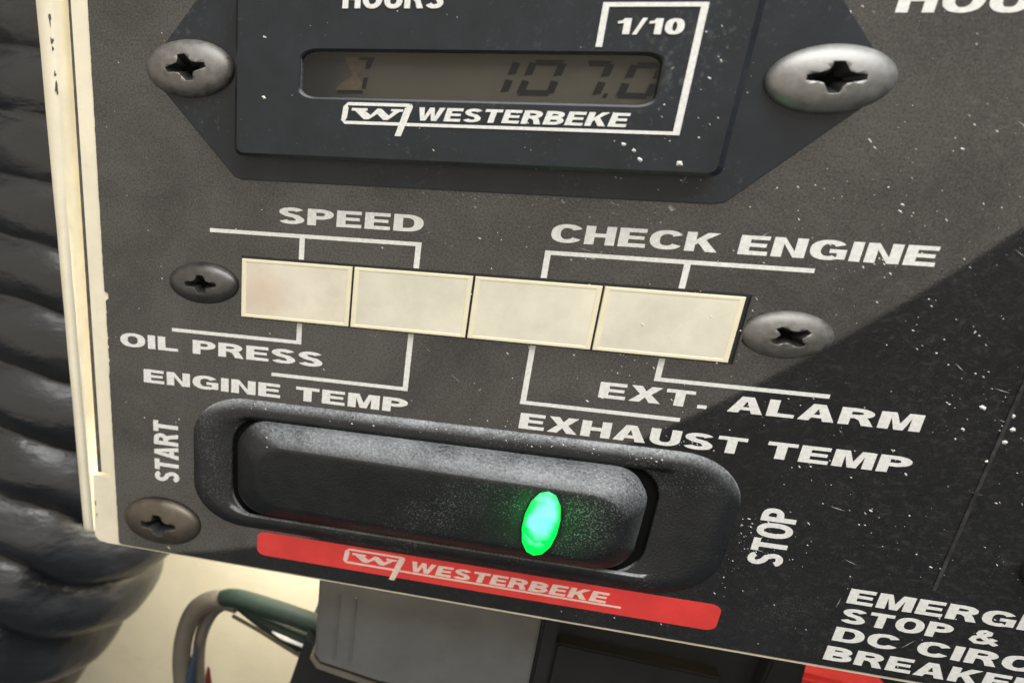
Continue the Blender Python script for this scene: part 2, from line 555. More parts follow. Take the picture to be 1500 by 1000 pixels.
def glyph(c):
    """-> width, list of pieces; a piece is a list of polygons that butt"""
    s, t = SW_, TB_
    R = lambda x0, x1, y0, y1: [[(x0, y0), (x1, y0), (x1, y1), (x0, y1)]]
    if c == ' ': return 0.30, []
    if c == '.': return 0.25, [R(0.02, 0.24, 0, 0.2)]
    if c == 'I': return s, [R(0, s, 0, 1)]
    if c == 'E': return 0.66, [R(0, s, 0, 1), R(s, 0.65, 1 - t, 1), R(s, 0.61, 0.42, 0.42 + t * .9), R(s, 0.66, 0, t)]
    if c == 'L': return 0.62, [R(0, s, 0, 1), R(s, 0.62, 0, t)]
    if c == 'T': return 0.68, [R(0, 0.68, 1 - t, 1), R(0.34 - s / 2, 0.34 + s / 2, 0, 1 - t)]
    if c == 'H': return 0.74, [R(0, s, 0, 1), R(0.74 - s, 0.74, 0, 1), R(s, 0.74 - s, 0.41, 0.41 + t)]
    if c == 'N': return 0.74, [R(0, s, 0, 1), R(0.74 - s, 0.74, 0, 1), [[(s * .9, 1), (s, 1), (0.74 - s, 0.32), (0.74 - s, 0), (0.74 - s * 1.05, 0), (s, 0.68), (s * .9, 0.8)]]]
    if c == 'M':
        w = 0.90
        return w, [R(0, s, 0, 1), R(w - s, w, 0, 1), [[(s * .9, 1), (s * 1.35, 1), (w / 2, 0.36), (w - s * 1.35, 1), (w - s * .9, 1), (w - s, 0.72), (w / 2 + 0.10, 0), (w / 2 - 0.10, 0), (s, 0.72)]]]
    if c == 'W':
        return 1.05, [[[(0, 1), (.22, 1), (.315, .34), (.43, 1), (.62, 1), (.735, .34), (.83, 1), (1.05, 1), (.85, 0), (.64, 0), (.525, .60), (.41, 0), (.20, 0)]]]
    if c == 'X':
        return 0.77, [[[(0.01, 1), (.27, 1), (.385, .70), (.50, 1), (.76, 1), (.515, .51), (.77, 0), (.50, 0), (.38, .32), (.26, 0), (0, 0), (.25, .5)]]]
    if c == 'K':
        return 0.77, [R(0, s, 0, 1), [[(s, .60), (.48, 1), (.76, 1), (.46, .62), (.77, 0), (.50, 0), (.30, .44), (s, .34)]]]
    if c == 'Y':
        return 0.76, [[[(0, 1), (.26, 1), (.38, .64), (.50, 1), (.76, 1), (.50, .40), (.50, 0), (.26, 0), (.26, .40)]]]
    if c == 'A':
        w = 0.80
        yi, d = 0.74, 0.25
        xl = lambda y: d + (w / 2 - d) * y / yi
        return w, [[[(0, 0), (d, 0), (w / 2, yi), (w / 2, 1), (w / 2 - .135, 1)]], [[(w, 0), (w / 2 + .135, 1), (w / 2, 1), (w / 2, yi), (w - d, 0)]],
                   [[(xl(.19), .19), (w - xl(.19), .19), (w - xl(.37), .37), (xl(.37), .37)]]]
    if c == 'V':
        return 0.78, [[[(0, 1), (.26, 1), (.39, .33), (.52, 1), (.78, 1), (.52, 0), (.26, 0)]]]
    if c == 'O':
        return 0.80, [_pen(_arc(0.40, 0.5, 0.40 - s / 2, 0.51 - t / 2, 0, 360 - 360 / 32, 31), closed=True)]
    if c == '0':
        return 0.62, [_pen(_arc(0.31, 0.5, 0.31 - s / 2, 0.5 - t / 2, 0, 360 - 360 / 32, 31), closed=True)]
    if c == '1':
        return 0.44, [R(0.20, 0.20 + s, 0, 1), [[(0.0, 0.66), (0.2, 0.70), (0.2, 1.0), (0.14, 0.86), (0.0, 0.82)]]]
    if c == '/':
        return 0.42, [[[(0, -0.02), (0.15, -0.02), (0.42, 1.02), (0.27, 1.02)]]]
    if c == 'C':
        return 0.76, [_pen(_arc(0.40, 0.5, 0.40 - s / 2, 0.51 - t / 2, 34, 326, 26))]
    if c == 'G':
        return 0.80, [_pen(_arc(0.40, 0.5, 0.40 - s / 2, 0.51 - t / 2, 36, 308, 26)), R(0.43, 0.80, 0.36, 0.36 + t * .95), R(0.80 - s * .85, 0.80, 0.05, 0.37)]
    if c == 'U':
        return 0.74, [_pen([(s / 2, 1), (s / 2, 0.42)] + _arc(0.37, 0.40, 0.37 - s / 2, 0.41 - t / 2, 180, 360, 18) + [(0.74 - s / 2, 0.42), (0.74 - s / 2, 1)])]
    if c == 'D': return 0.76, [R(0, s, 0, 1), _bowl(0.76, 0, 1)]
    if c == 'P': return 0.70, [R(0, s, 0, 1), _bowl(0.70, 0.37, 1)]
    if c == 'R': return 0.76, [R(0, s, 0, 1), _bowl(0.72, 0.41, 1), [[(0.33, 0.46), (0.58, 0.48), (0.64, 0.36), (0.76, 0), (0.51, 0), (0.43, 0.30), (0.33, 0.42)]]]
    if c == 'B': return 0.74, [R(0, s, 0, 1), _bowl(0.70, 0.45, 1, t=TB_), _bowl(0.74, 0, 0.58, t=TB_)]
    if c == 'S':
        a = _arc(0.35, 0.735, 0.34 - s / 2, 0.275 - t / 2 + .0, 22, 200, 12, 2.2)
        b = _arc(0.35, 0.265, 0.35 - s / 2, 0.275 - t / 2, 20, -160, 12, 2.2)
        return 0.70, [_pen(a + [(0.24, 0.565), (0.35, 0.52), (0.47, 0.475)] + b)]
    if c == '&':
        cl = [(0.80, 0.06), (0.60, 0.22), (0.36, 0.52), (0.24, 0.70), (0.26, 0.84), (0.38, 0.91), (0.50, 0.84), (0.50, 0.70), (0.34, 0.56), (0.16, 0.42), (0.12, 0.24), (0.24, 0.10), (0.42, 0.10), (0.58, 0.22), (0.70, 0.46)]
        q = _pen(cl, s=0.19, t=0.17)
        return 0.84, [q[0:5], q[5:9], q[9:12], q[12:]]
    raise KeyError(c)

def lettering(s, u0, u1, v0, cap, parent, mat, h, shear=0.0, thick=0.05, up=False, name="lettering", gap=0.085):
    """one printed line; up=True reads bottom to top, u0 is then the baseline u and (v0, u1) its v range"""
    pieces, x = [], 0.0
    for c in s:
        w, pcs = glyph(c)
        for pc in pcs:
            pieces.append([[(px + x, py) for px, py in poly] for poly in pc])
        x += w + gap
    x -= gap
    vs, fs = [], []
    for i, pc in enumerate(pieces):
        hh = h + thick + 0.002 * (i % 4)
        edges = {}
        def key(q): return (round(q[0], 4), round(q[1], 4))
        for poly in pc:
            b = len(vs)
            n = len(poly)
            for (px, py) in poly:
                a = px / x
                jx = 0.012 * noise.noise(Vector((px * 9, py * 9, u0)))
                jy = 0.014 * noise.noise(Vector((px * 8, py * 8, v0 + 7)))
                if up:
                    f = lambda H: W(u0 - (py + jy) * cap, v0 + (a + jx * 0.2) * (u1 - v0), H)
                else:
                    f = lambda H: W(u0 + a * (u1 - u0) + (shear * py + jx) * cap, v0 + (py + jy) * cap, H)
                vs.append(f(hh))
                vs.append(f(h))
            fs.append(tuple(b + 2 * k for k in range(n)))
            for k in range(n):
                p, q = key(poly[k]), key(poly[(k + 1) % n])
                e = (min(p, q), max(p, q))
                edges.setdefault(e, []).append((b + 2 * k, b + 2 * ((k + 1) % n)))
        for e, lst in edges.items():
            if len(lst) == 1:
                p, q = lst[0]
                fs.append((p, q, q + 1, p + 1))
    me = bpy.data.meshes.new(name)
    me.from_pydata(vs, [], fs)
    me.update()
    # faces of the print look out of the panel
    bm = bmesh.new()
    bm.from_mesh(me)
    bm.normal_update()
    for f in bm.faces:
        if f.normal.y > 0.5:
            f.normal_flip()
    bm.to_mesh(me)
    bm.free()
    return link(name, me, mat, parent)

def strokes(polys, h, thick, parent, mat, name):
    """several closed outlines of one printed mark"""
    vs, fs = [], []
    for i_, pl in enumerate(polys):
        b = len(vs)
        n = len(pl)
        vs += [W(u, v, h + thick + 0.003 * i_) for u, v in pl] + [W(u, v, h) for u, v in pl]
        fs.append(tuple(range(b, b + n)))
        fs += [(b + i, b + (i + 1) % n, b + n + (i + 1) % n, b + n + i) for i in range(n)]
    return link(name, pydata(name, vs, fs), mat, parent)

# ------------------------------------------------------------------ setting: cream wall behind
bm = bmesh.new()
bmesh.ops.create_grid(bm, x_segments=60, y_segments=60, size=0.5)
for v in bm.verts:
    x, y = v.co.x * 640, v.co.y * 640
    v.co = Vector((x, 75 + 1.2 * noise.noise(Vector((x * 0.02, y * 0.02, 0))), y - 60))
me = bpy.data.meshes.new("cabin_wall")
bm.to_mesh(me)
bm.free()
wall = link("cabin_wall", me, M_CREAMWALL, smooth=True)
wall['kind'] = 'structure'
wall['label'] = "cream painted wall behind the panel and wires"

# ------------------------------------------------------------------ the control panel
PANEL = empty("control_panel", (0, 0, -45), "black satin engine control panel with white lettering on a cream plate", "control panel")
# cream plate with the notch at its lower left
plate = [(-55.9, 62), (-55.9, -32.1), (-54.3, -32.2), (-54.3, -32.75), (-57.5, -32.8), (-57.9, -44.3), (-57.2, -45.1), (-55.5, -45.35), (96, -45.55), (96, 62)]
backplate = link("backplate", prism("backplate", plate, -1.4, -0.2), M_CREAM, PANEL)
# black overlay sheet, its left edge a little torn
ov = []
v = 60.0
while v > -45.0:
    j = 0.05 * noise.noise(Vector((v * 3.1, 1.3, 0))) + 0.07 * noise.noise(Vector((v * 0.9, 4.2, 0)))
    if -15 < v < -2.5:
        j += 0.35 * max(0, noise.noise(Vector((v * 2.3, 9.0, 0)))) + 0.08
    if -3.6 < v < -2.6:
        j += 0.5
    ov.append((-53.4 + j, v))
    v -= 0.35
ov.append((-53.2, -44.85))
u = -53.0
while u < 95:
    ov.append((u, -45.02 + 0.05 * noise.noise(Vector((u * 0.8, 2.2, 0)))))
    u += 2.0
ov += [(95, -45.0), (95, 60)]
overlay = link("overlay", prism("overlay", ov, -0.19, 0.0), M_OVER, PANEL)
overlay['label'] = "black satin printed sheet"

T = 0.05
def line(polys): return strokes(polys, 0.0, T, overlay, M_INK, "callout_line")
def hbar(u0, u1, v, t=0.36): return rect(u0, u1, v - t / 2, v + t / 2)
def vbar(u, v0, v1, t=0.72): return rect(u - t / 2, u + t / 2, v0, v1)
# speed
lettering("SPEED", -27.2, -8.1, 8.88, 2.05, overlay, M_INK, 0.0)
line([hbar(-36.9, -8.1, 7.38, 0.5)]); line([vbar(-23.85, 4.35, 7.13)]); line([vbar(-8.45, 4.35, 7.13)])
# check engine
lettering("CHECK ENGINE", 7.45, 48.2, 8.76, 2.15, overlay, M_INK, 0.0)
line([hbar(7.1, 36.8, 7.45, 0.5)]); line([vbar(7.46, 4.35, 7.2)]); line([vbar(23.42, 4.35, 7.2)])
# oil press, engine temp
lettering("OIL PRESS", -51.2, -20.1, -10.3, 2.05, overlay, M_INK, 0.0)
line([hbar(-42.8, -23.3, -7.05, 0.5)]); line([vbar(-23.68, -6.8, -4.3)])
lettering("ENGINE TEMP", -47.6, -7.6, -15.6, 2.05, overlay, M_INK, 0.0)
line([hbar(-27.5, -7.85, -12.12, 0.5)]); line([vbar(-8.2, -11.88, -4.3)])
# ext alarm, exhaust temp
lettering("EXT. ALARM", 16.7, 53.0, -10.3, 2.12, overlay, M_INK, 0.0)
line([hbar(22.85, 42.6, -7.1, 0.5)]); line([vbar(23.2, -6.85, -4.4)])
lettering("EXHAUST TEMP", 7.55, 53.6, -15.8, 2.2, overlay, M_INK, 0.0)
line([hbar(7.2, 27.0, -12.12, 0.5)]); line([vbar(7.58, -11.88, -4.3)])
# start / stop, read bottom to top
lettering("START", -42.2, -21.6, -31.95, 4.1, overlay, M_INK, 0.0, up=True)
lettering("STOP", 43.7, -22.6, -31.0, 4.15, overlay, M_INK, 0.0, up=True)
# emergency stop
lettering("EMERGENCY", 52.55, 86.0, -34.7, 2.2, overlay, M_INK, 0.0)
lettering("STOP &", 52.65, 70.6, -37.72, 2.2, overlay, M_INK, 0.0)
lettering("DC CIRCUIT", 52.6, 84.5, -40.74, 2.2, overlay, M_INK, 0.0)
lettering("BREAKER", 52.45, 77.6, -43.95, 2.25, overlay, M_INK, 0.0)
# hours at the top right
lettering("HOURS", 36.7, 55.5, 33.2, 2.4, overlay, M_INK, 0.0)
# red stripe with its printed mark
red = link("red_stripe", prism("red_stripe", rrect(-28.95, 38.5, -42.45, -38.2, 1.5, 1.0, 6), 0.0, 0.06), M_RED, overlay)

def logo(parent, mat, h, u0, u1, v0, v1, s0, wide, t, name="emblem"):
    """framed W mark: box with clipped corners, W, slash"""
    hh = v1 - v0
    k = 0.36 * hh
    sh = 0.12
    def pt(a, b): return (u0 + a * (u1 - u0) + sh * b * hh, v0 + b * hh)
    bw = wide / (u1 - u0)
    bh = t / hh
    polys = []
    polys.append([pt(0.06, 0), pt(0.94, 0), pt(0.94, bh), pt(0.06, bh)])
    polys.append([pt(0.06, 1 - bh), pt(0.95, 1 - bh), pt(0.95, 1), pt(0.06, 1)])
    polys.append([pt(0.06, 0), pt(0.06, bh), pt(bw, 0.30), pt(bw, 0.72), pt(0.06, 1 - bh), pt(0.06, 1), pt(0, 0.80), pt(0, 0.18)])
    # slash, running down past the box
    polys.append([pt(0.97, 1), pt(1.0, 0.86), pt(0.88 + 0.03, s0), pt(0.88 - bw * 0.75, s0), pt(0.97 - bw, 0.8), pt(0.95, 1 - bh * 0.7)])
    # W with serifs
    wy0, wy1 = 0.24, 0.74
    polys.append([pt(0.13, wy1), pt(0.36, wy1), pt(0.36, wy1 - 0.10), pt(0.33, wy1 - 0.12), pt(0.42, wy0 + 0.20), pt(0.50, wy1), pt(0.56, wy1), pt(0.68, wy0 + 0.20),
                  pt(0.74, wy1 - 0.10), pt(0.70, wy1 - 0.10), pt(0.70, wy1), pt(0.87, wy1), pt(0.87, wy1 - 0.10), pt(0.82, wy1 - 0.12), pt(0.68, wy0), pt(0.61, wy0),
                  pt(0.51, wy0 + 0.26), pt(0.40, wy0), pt(0.33, wy0), pt(0.18, wy1 - 0.12), pt(0.13, wy1 - 0.12)])
    return strokes(polys, h, 0.06, parent, mat, name)
logo(overlay, M_INKRED, 0.065, -15.0, -5.7, -41.3, -38.65, -0.62, 0.75, 0.32)
lettering("WESTERBEKE", -4.75, 23.6, -40.85, 1.75, overlay, M_INKRED, 0.065, shear=0.22, name="stripe_lettering")
strokes([rect(-6.1, 25.8, -41.30, -41.02)], 0.065, 0.05, overlay, M_INKRED, "underline")

# raised seam on the right of the sheet
seam = []
k = 0
vv = 8.0
L_, R_ = [], []
while vv > -31.5:
    j = 0.06 * noise.noise(Vector((vv * 1.7, 3, 0)))
    L_.append((60.75 - vv * 0.012 + j, vv))
    R_.append((61.15 - vv * 0.012 + j * 0.4, vv))
    vv -= 0.5
link("seam", prism("seam", L_ + R_[::-1], 0.0, 0.14), M_SEAM, overlay)

# cream frame lip left of the panel
prof = [(-61.0, -6.0), (-61.15, -0.3), (-60.8, 0.15), (-58.9, 0.25), (-58.45, 0.1), (-58.1, -0.5), (-57.8, -1.6), (-57.4, -3.0), (-56.9, -4.4), (-56.5, -5.4), (-56.2, -6)]
vsf, fsf = [], []
vlist = [62 - 2.0 * i for i in range(52)] + [-42.9, -43.6, -44.0, -44.2]
for i, vv in enumerate(vlist):
    ins = {52: 0.0, 53: 0.12, 54: 0.35, 55: 0.8}.get(i, 0)
    for (pu, ph) in prof:
        wob = 0.05 * noise.noise(Vector((vv * 0.12, pu, 0)))
        drift = 0.012 * (vv - 34) * (-1)
        vsf.append(W(pu + wob + (ins if pu < -59 else 0) + (0.012 if pu < -58.6 else -0.008) * (34 - vv), vv, ph - 0.25 - ins * 0.6))
np_ = len(prof)
for i in range(len(vlist) - 1):
    for k in range(np_ - 1):
        a = i * np_ + k
        fsf.append((a, a + 1, a + 1 + np_, a + np_))
fsf.append(tuple(range((len(vlist) - 1) * np_, len(vlist) * np_)))
link("groove_shade", prism("groove_shade", [(-56.45, 62), (-55.93, 62), (-55.93, -32.4), (-56.9, -32.4)], -1.3, -0.75), M_CHIP_SHADE, PANEL)  # dark strip standing in for the shade between frame and plate
frame = link("frame_lip", pydata("frame_lip", vsf, fsf), M_CREAM, None, smooth=True, origin=(-59, 0, -44))
tag(frame, "cream enamelled frame edge with a rounded groove beside the corrugated hose", "frame")
for i, (cu_, cv_, sx_, sy_) in enumerate(((-58.95, 32.5, 0.16, 0.7), (-58.9, 30.0, 0.22, 0.35), (-58.85, 29.1, 0.12, 0.25), (-58.8, 26.1, 0.13, 0.3), (-58.75, 24.4, 0.18, 0.8), (-57.4, -38, 0.12, 0.5), (-57.3, -40.2, 0.1, 0.35))):
    pl = []
    for k in range(9):
        a = 2 * math.pi * k / 9
        r = 1 + 0.35 * math.sin(3 * a + i) + 0.2 * math.cos(5 * a + 2 * i)
        pl.append((cu_ + sx_ * r * math.cos(a), cv_ + sy_ * r * math.sin(a)))
    link("paint_chip", prism("paint_chip", pl, -0.3, 0.06 if cv_ > 0 else -0.17), M_CHIP_SHADE, frame)

# ------------------------------------------------------------------ hour meter
METER = empty("hour_meter", (-3.4, 0, 26.7), "blue-black plastic hour meter with a small digital display and pointed flange", "hour meter")
fl = [(-45.0, 26.7), (-37.4, 35.0), (-33.4, 39.4), (26.2, 39.4), (30.4, 35.0), (38.3, 26.6), (25.3, 14.3), (24.0, 14.05), (-32.0, 14.05), (-33.0, 14.4)]
link("flange", prism("flange", fl, 0.0, 1.5, 0.18), M_METER, METER)
def scaled(pts, d):
    return pts
FW0 = rrect(-32.3, 23.6, 17.0, 36.6, 1.0, 0.9)
FW1 = rrect(-31.9, 22.9, 17.35, 36.3, 0.9, 0.8)
WIN = rrect(-24.3, 15.5, 23.6, 28.9, 2.2, 1.1)
WIN2 = rrect(-24.05, 15.25, 23.82, 28.72, 2.0, 1.0)
face = link("case", loft("case", [(FW0, 1.4), (FW0, 3.55), (FW1, 4.0), (WIN, 4.0), (WIN2, 3.85), (WIN2, 2.5)], cap1=False), M_METER, METER)
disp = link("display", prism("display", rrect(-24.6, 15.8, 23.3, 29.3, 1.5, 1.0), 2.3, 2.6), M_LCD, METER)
link("window_pane", prism("window_pane", WIN2, 3.35, 3.36), M_PANE, METER)

def seg_digit(u0, wd, v0, v1, on, dot=False):
    """seven-segment digit, slanted; on = letters a..g"""
    hh = v1 - v0
    vm = (v0 + v1) / 2
    tw = 0.86
    th = 0.58
    sl = 0.30
    g = 0.16
    def S(u, v): return (u + sl * (v - v0), v)
    P = []
    if 'a' in on: P.append([S(u0 + g + 0.3, v1), S(u0 + wd - g - .1, v1), S(u0 + wd - tw - .05, v1 - th), S(u0 + tw + .1, v1 - th)])
    if 'd' in on: P.append([S(u0 + g, v0), S(u0 + wd - g - .2, v0), S(u0 + wd - tw - .1, v0 + th), S(u0 + tw, v0 + th)])
    if 'g' in on: P.append([S(u0 + tw, vm - th / 2), S(u0 + wd - tw, vm - th / 2), S(u0 + wd - tw, vm + th / 2), S(u0 + tw, vm + th / 2)])
    for c, x, a, b in (('f', u0, vm, v1), ('e', u0, v0, vm), ('b', u0 + wd - tw, vm, v1), ('c', u0 + wd - tw, v0, vm)):
        if c in on:
            P.append([S(x, a + 0.18), S(x + tw, a + 0.30), S(x + tw, b - 0.36), S(x, b - 0.22)])
    if dot:
        P.append([S(u0 + wd + 0.3, v0 - 0.05), S(u0 + wd + 0.75, v0 - 0.05), S(u0 + wd + 0.75, v0 + 0.4), S(u0 + wd + 0.3, v0 + 0.4)])
    return strokes(P, 2.62, 0.03, disp, M_SEG, "digit")
seg_digit(-3.75, 3.6, 24.7, 28.2, 'bc')
seg_digit(0.75, 4.0, 24.62, 28.2, 'abcdef')
seg_digit(6.3, 3.4, 24.62, 28.2, 'abc', dot=True)
seg_digit(11.3, 3.7, 24.55, 28.1, 'abcdef')
# hourglass symbol
strokes([[(-19.9, 24.6), (-16.5, 24.6), (-16.5, 25.1), (-17.6, 26.35), (-16.3, 27.9), (-16.3, 28.2), (-19.0, 28.2), (-19.0, 27.9), (-18.0, 26.35), (-19.9, 25.1)]], 2.62, 0.03, disp, M_SEGB, "hourglass_mark")
strokes([[(-16.9, 24.9), (-16.4, 24.9), (-16.2, 26.1), (-16.7, 26.1)], [(-16.6, 27.0), (-16.1, 27.0), (-15.6, 28.2), (-17.4, 28.2), (-17.4, 27.9), (-16.5, 27.9)], [(-19.8, 24.45), (-16.7, 24.45), (-16.7, 24.75), (-19.8, 24.75)]], 2.67, 0.03, disp, M_SEG, "hourglass_shade")

FH = 4.0
lettering("HOURS", -19.5, -8.3, 32.88, 2.0, face, M_INK, FH, thick=0.12)
lettering("1/10", 10.0, 16.5, 30.5, 1.45, face, M_INK, FH, thick=0.12)
strokes([[(8.2, 29.3), (8.85, 29.3), (8.85, 33.0), (17.65, 33.0), (17.65, 21.32), (-11.2, 21.32), (-11.2, 20.98), (18.35, 20.98), (18.35, 33.4), (8.2, 33.4)]], FH, 0.12, face, M_INK, "tenths_frame")
logo(face, M_INK, FH, -18.9, -10.75, 21.0, 23.35, -0.48, 0.65, 0.34)
lettering("WESTERBEKE", -10.1, 12.75, 21.62, 1.38, face, M_INK, FH, thick=0.12, shear=0.25)

# ------------------------------------------------------------------ screws
def cross_poly(s):
    """four-armed recess outline with hollow flanks"""
    pts = []
    for q in range(4):
        a = math.pi / 2 * q
        loc = [(0.46, -0.08), (0.46, 0.08), (0.29, 0.105), (0.18, 0.155)]
        for x, y in loc:
            pts.append((s * (x * math.cos(a) - y * math.sin(a)), s * (x * math.sin(a) + y * math.cos(a))))
    return pts

def screw_mesh():
    n = 56
    prof = [(1.0, -0.02), (1.0, 0.05), (0.985, 0.10), (0.95, 0.155), (0.88, 0.215), (0.78, 0.27), (0.64, 0.32), (0.48, 0.355), (0.30, 0.378), (0.12, 0.388)]
    loops = [([(r * math.cos(2 * math.pi * k / n), r * math.sin(2 * math.pi * k / n)) for k in range(n)], h) for r, h in prof]
    head = loft("screw", loops, cap0=True, cap1=True)
    cut = loft("cut", [(cross_poly(0.45), 0.01), (cross_poly(0.92), 0.32), (cross_poly(1.0), 0.37), (cross_poly(1.06), 0.60)], cap0=True, cap1=True)
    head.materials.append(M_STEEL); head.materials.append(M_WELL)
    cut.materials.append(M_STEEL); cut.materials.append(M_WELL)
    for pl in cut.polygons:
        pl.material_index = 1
    a = bpy.data.objects.new("a", head)
    b = bpy.data.objects.new("b", cut)
    col.objects.link(a)
    col.objects.link(b)
    md = a.modifiers.new("m", 'BOOLEAN')
    md.operation = 'DIFFERENCE'
    md.object = b
    md.solver = 'EXACT'
    bpy.context.view_layer.update()
    me = bpy.data.meshes.new_from_object(a.evaluated_get(bpy.context.evaluated_depsgraph_get()))
    bpy.data.objects.remove(a)
    bpy.data.objects.remove(b)
    return me
SCREW = screw_mesh()

def screw(u, v, ru, rv, hscale, rot, h0, mat, label, tilt=0.0):
    me = SCREW.copy()
    idx = [pl.material_index for pl in me.polygons]
    me.materials.clear()
    # head
    c, s = math.cos(rot), math.sin(rot)
    for q in me.vertices:
        x, y, z = q.co.x, q.co.z, -q.co.y
        x, y = c * x - s * y, s * x + c * y
        q.co = Vector(W(u + ru * x, v + rv * y, h0 + hscale * z + tilt * x))
    o = empty("screw", W(u, v, h0), label, "screw", "cross-head screws on the panel")
    hd = link("head", me, mat, o)
    hd.data.materials.append(M_RECESS_SHADE)
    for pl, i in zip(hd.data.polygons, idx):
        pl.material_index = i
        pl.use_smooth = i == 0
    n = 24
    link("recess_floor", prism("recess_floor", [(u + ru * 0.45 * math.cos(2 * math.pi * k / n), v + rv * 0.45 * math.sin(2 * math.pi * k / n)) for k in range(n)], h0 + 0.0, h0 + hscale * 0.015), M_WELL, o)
    return o
screw(-38.9, 26.8, 5.85, 3.25, 5.0, 0.22, 1.5, M_STEEL, "dull grey cross-head screw in the display flange point beside the cream frame")
screw(32.0, 26.9, 6.05, 3.25, 5.0, 0.05, 1.5, M_STEELB, "bright silver cross-head screw in the display flange point below the cropped HOURS lettering")
screw(-37.8, 0.1, 5.15, 2.85, 4.2, 0.08, 0.05, M_STEELD, "darkened cross-head screw at the SPEED end of the cream indicator strip")
screw(35.9, -0.1, 4.95, 2.85, 4.2, 0.72, 0.05, M_STEEL, "grey cross-head screw at the EXT. ALARM end of the cream indicator strip")
screw(-45.3, -39.2, 6.7, 4.1, 5.0, 0.12, 0.05, M_STEELT, "tarnished brownish cross-head screw in the lower corner of the panel below START")

# ------------------------------------------------------------------ indicator strip
STRIP = empty("indicator_strip", (-0.7, 0, 0), "row of four cream rectangular warning light lenses in a thin dark holder", "indicator lights")
link("holder", prism("holder", rect(-32.25, 31.35, -4.25, 4.25), 0.0, 0.3, 0.1), M_BLACK, STRIP)
link("end_clip", prism("end_clip", rect(30.98, 31.22, -4.15, 4.15), 0.3, 0.55), M_STEELD, STRIP)
cells = [(-32.0, -16.72), (-16.42, -1.12), (-0.82, 14.42), (14.72, 30.35)]
for i, (a, b) in enumerate(cells):
    rim = loft("lens_rim", [(rect(a, b, -3.98, 3.98), 0.3), (rect(a, b, -3.98, 3.98), 0.75), (rect(a + .08, b - .08, -3.92, 3.92), 0.79),
                            (rect(a + .55, b - .55, -3.62, 3.62), 0.79), (rect(a + .68, b - .68, -3.55, 3.55), 0.73)], cap1=False)
    ln = link("lens", prism("lens", rect(a + .6, b - .6, -3.6, 3.6), 0.3, 0.74), M_LENSP if i == 0 else M_LENS, STRIP)
    link("lens_rim", rim, M_LENSRIM, ln)

# ------------------------------------------------------------------ rocker switch
SW = empty("rocker_switch", (-1.5, 0, -27), "black start and stop rocker switch with a lit green lens in a rounded bezel", "rocker switch")
def bz(d, dv=None): 
    dv = d * 0.75 if dv is None else dv
    return (-39.6 + d, 36.7 - d, -37.75 + dv, -16.35 - dv)
def RR(d, r, rv): 
    a = bz(d)
    return rrect(a[0], a[1], a[2], a[3], r, rv, 12)
O1 = rrect(-33.3, 27.0, -36.0, -18.55, 5.5, 5.0, 12)
O2 = rrect(-33.1, 26.8, -35.85, -18.7, 5.4, 4.9, 12)
bezel = loft("bezel", [(RR(0, 8.5, 6.8), 0.0), (RR(0, 8.5, 6.8), 0.1), (RR(0.2, 8.4, 6.7), 0.26), (RR(0.9, 8.1, 6.4), 0.58), (RR(1.6, 7.7, 6.1), 0.80), (RR(2.3, 7.3, 5.8), 0.88), (RR(3.0, 7.0, 5.6), 0.86), (RR(3.8, 6.7, 5.4), 0.76),
                       (O1, 0.6), (O2, 0.52), (O2, 0.03)], cap1=False)
link("bezel", bezel, M_BEZ, SW, smooth=True)
link("well", prism("well", rrect(-33.4, 27.1, -36.1, -18.4, 5.4, 4.9), 0.01, 0.06), M_WELL, SW)

# rocker: pressed at one end, slightly dished along its length
def rk_h(u, v, h):
    t = (u + 4) / 30.0
    k = max(0.0, min(1.0, h / 4.4))
    return k * (1.0 * t + 0.75 * t * t + 0.15 * (v + 27))
def RK(d, dv, ru, rv):
    return rrect(-32.0 + d, 25.0 - d, -34.6 + dv, -19.2 - dv, ru, rv, 12)
rk = [(RK(0, 0, 4.8, 4.4), 0.1), (RK(0, 0, 4.8, 4.4), 1.5), (RK(0.12, 0.1, 4.8, 4.4), 1.8), (RK(0.8, 0.65, 4.7, 4.2), 2.55), (RK(2.0, 1.5, 4.5, 4.0), 3.35), (RK(3.3, 2.35, 4.2, 3.6), 4.02),
      (RK(3.7, 2.65, 4.1, 3.4), 4.14), (RK(4.2, 3.0, 3.9, 3.2), 4.17), (RK(5.8, 4.0, 3.2, 2.4), 4.2), (RK(7.5, 5.6, 2.2, 1.5), 4.2), (RK(9.5, 6.8, 1.2, 0.8), 4.2)]
rocker = link("rocker", loft("rocker", rk, hfun=rk_h), M_ROCK, SW, smooth=True)

# lit lens set into the rocker
def led_loop(s, du=0, dv=0):
    pts = []
    for k in range(14):
        a = 2 * math.pi * (k + 0.5) / 14
        x, y = math.cos(a), math.sin(a)
        e = 2.15
        r = (abs(x) ** e + abs(y) ** e) ** (-1 / e)
        pts.append((12.0 + 2.3 * s * r * x + 0.05 * r * y + du, -27.3 + 5.25 * s * r * y + dv))
    return pts
lh = lambda u, v, h: rk_h(u, v, 4.4)
led = link("led_lens", loft("led_lens", [(led_loop(1.0), 3.9), (led_loop(1.0), 4.45), (led_loop(0.97), 4.6), (led_loop(0.90), 4.72), (led_loop(0.72), 4.80), (led_loop(0.4), 4.84)], hfun=lh), M_LEDG, SW, smooth=True)
gd = bpy.data.lights.new("led_glow", 'POINT')
gd.energy = 0.0035
gd.color = (0.0, 1.0, 0.12)
gd.shadow_soft_size = 0.001
go = bpy.data.objects.new("led_glow", gd)
col.objects.link(go)
go.location = Vector(W(12.0, -27.0, 6.4)) * MM

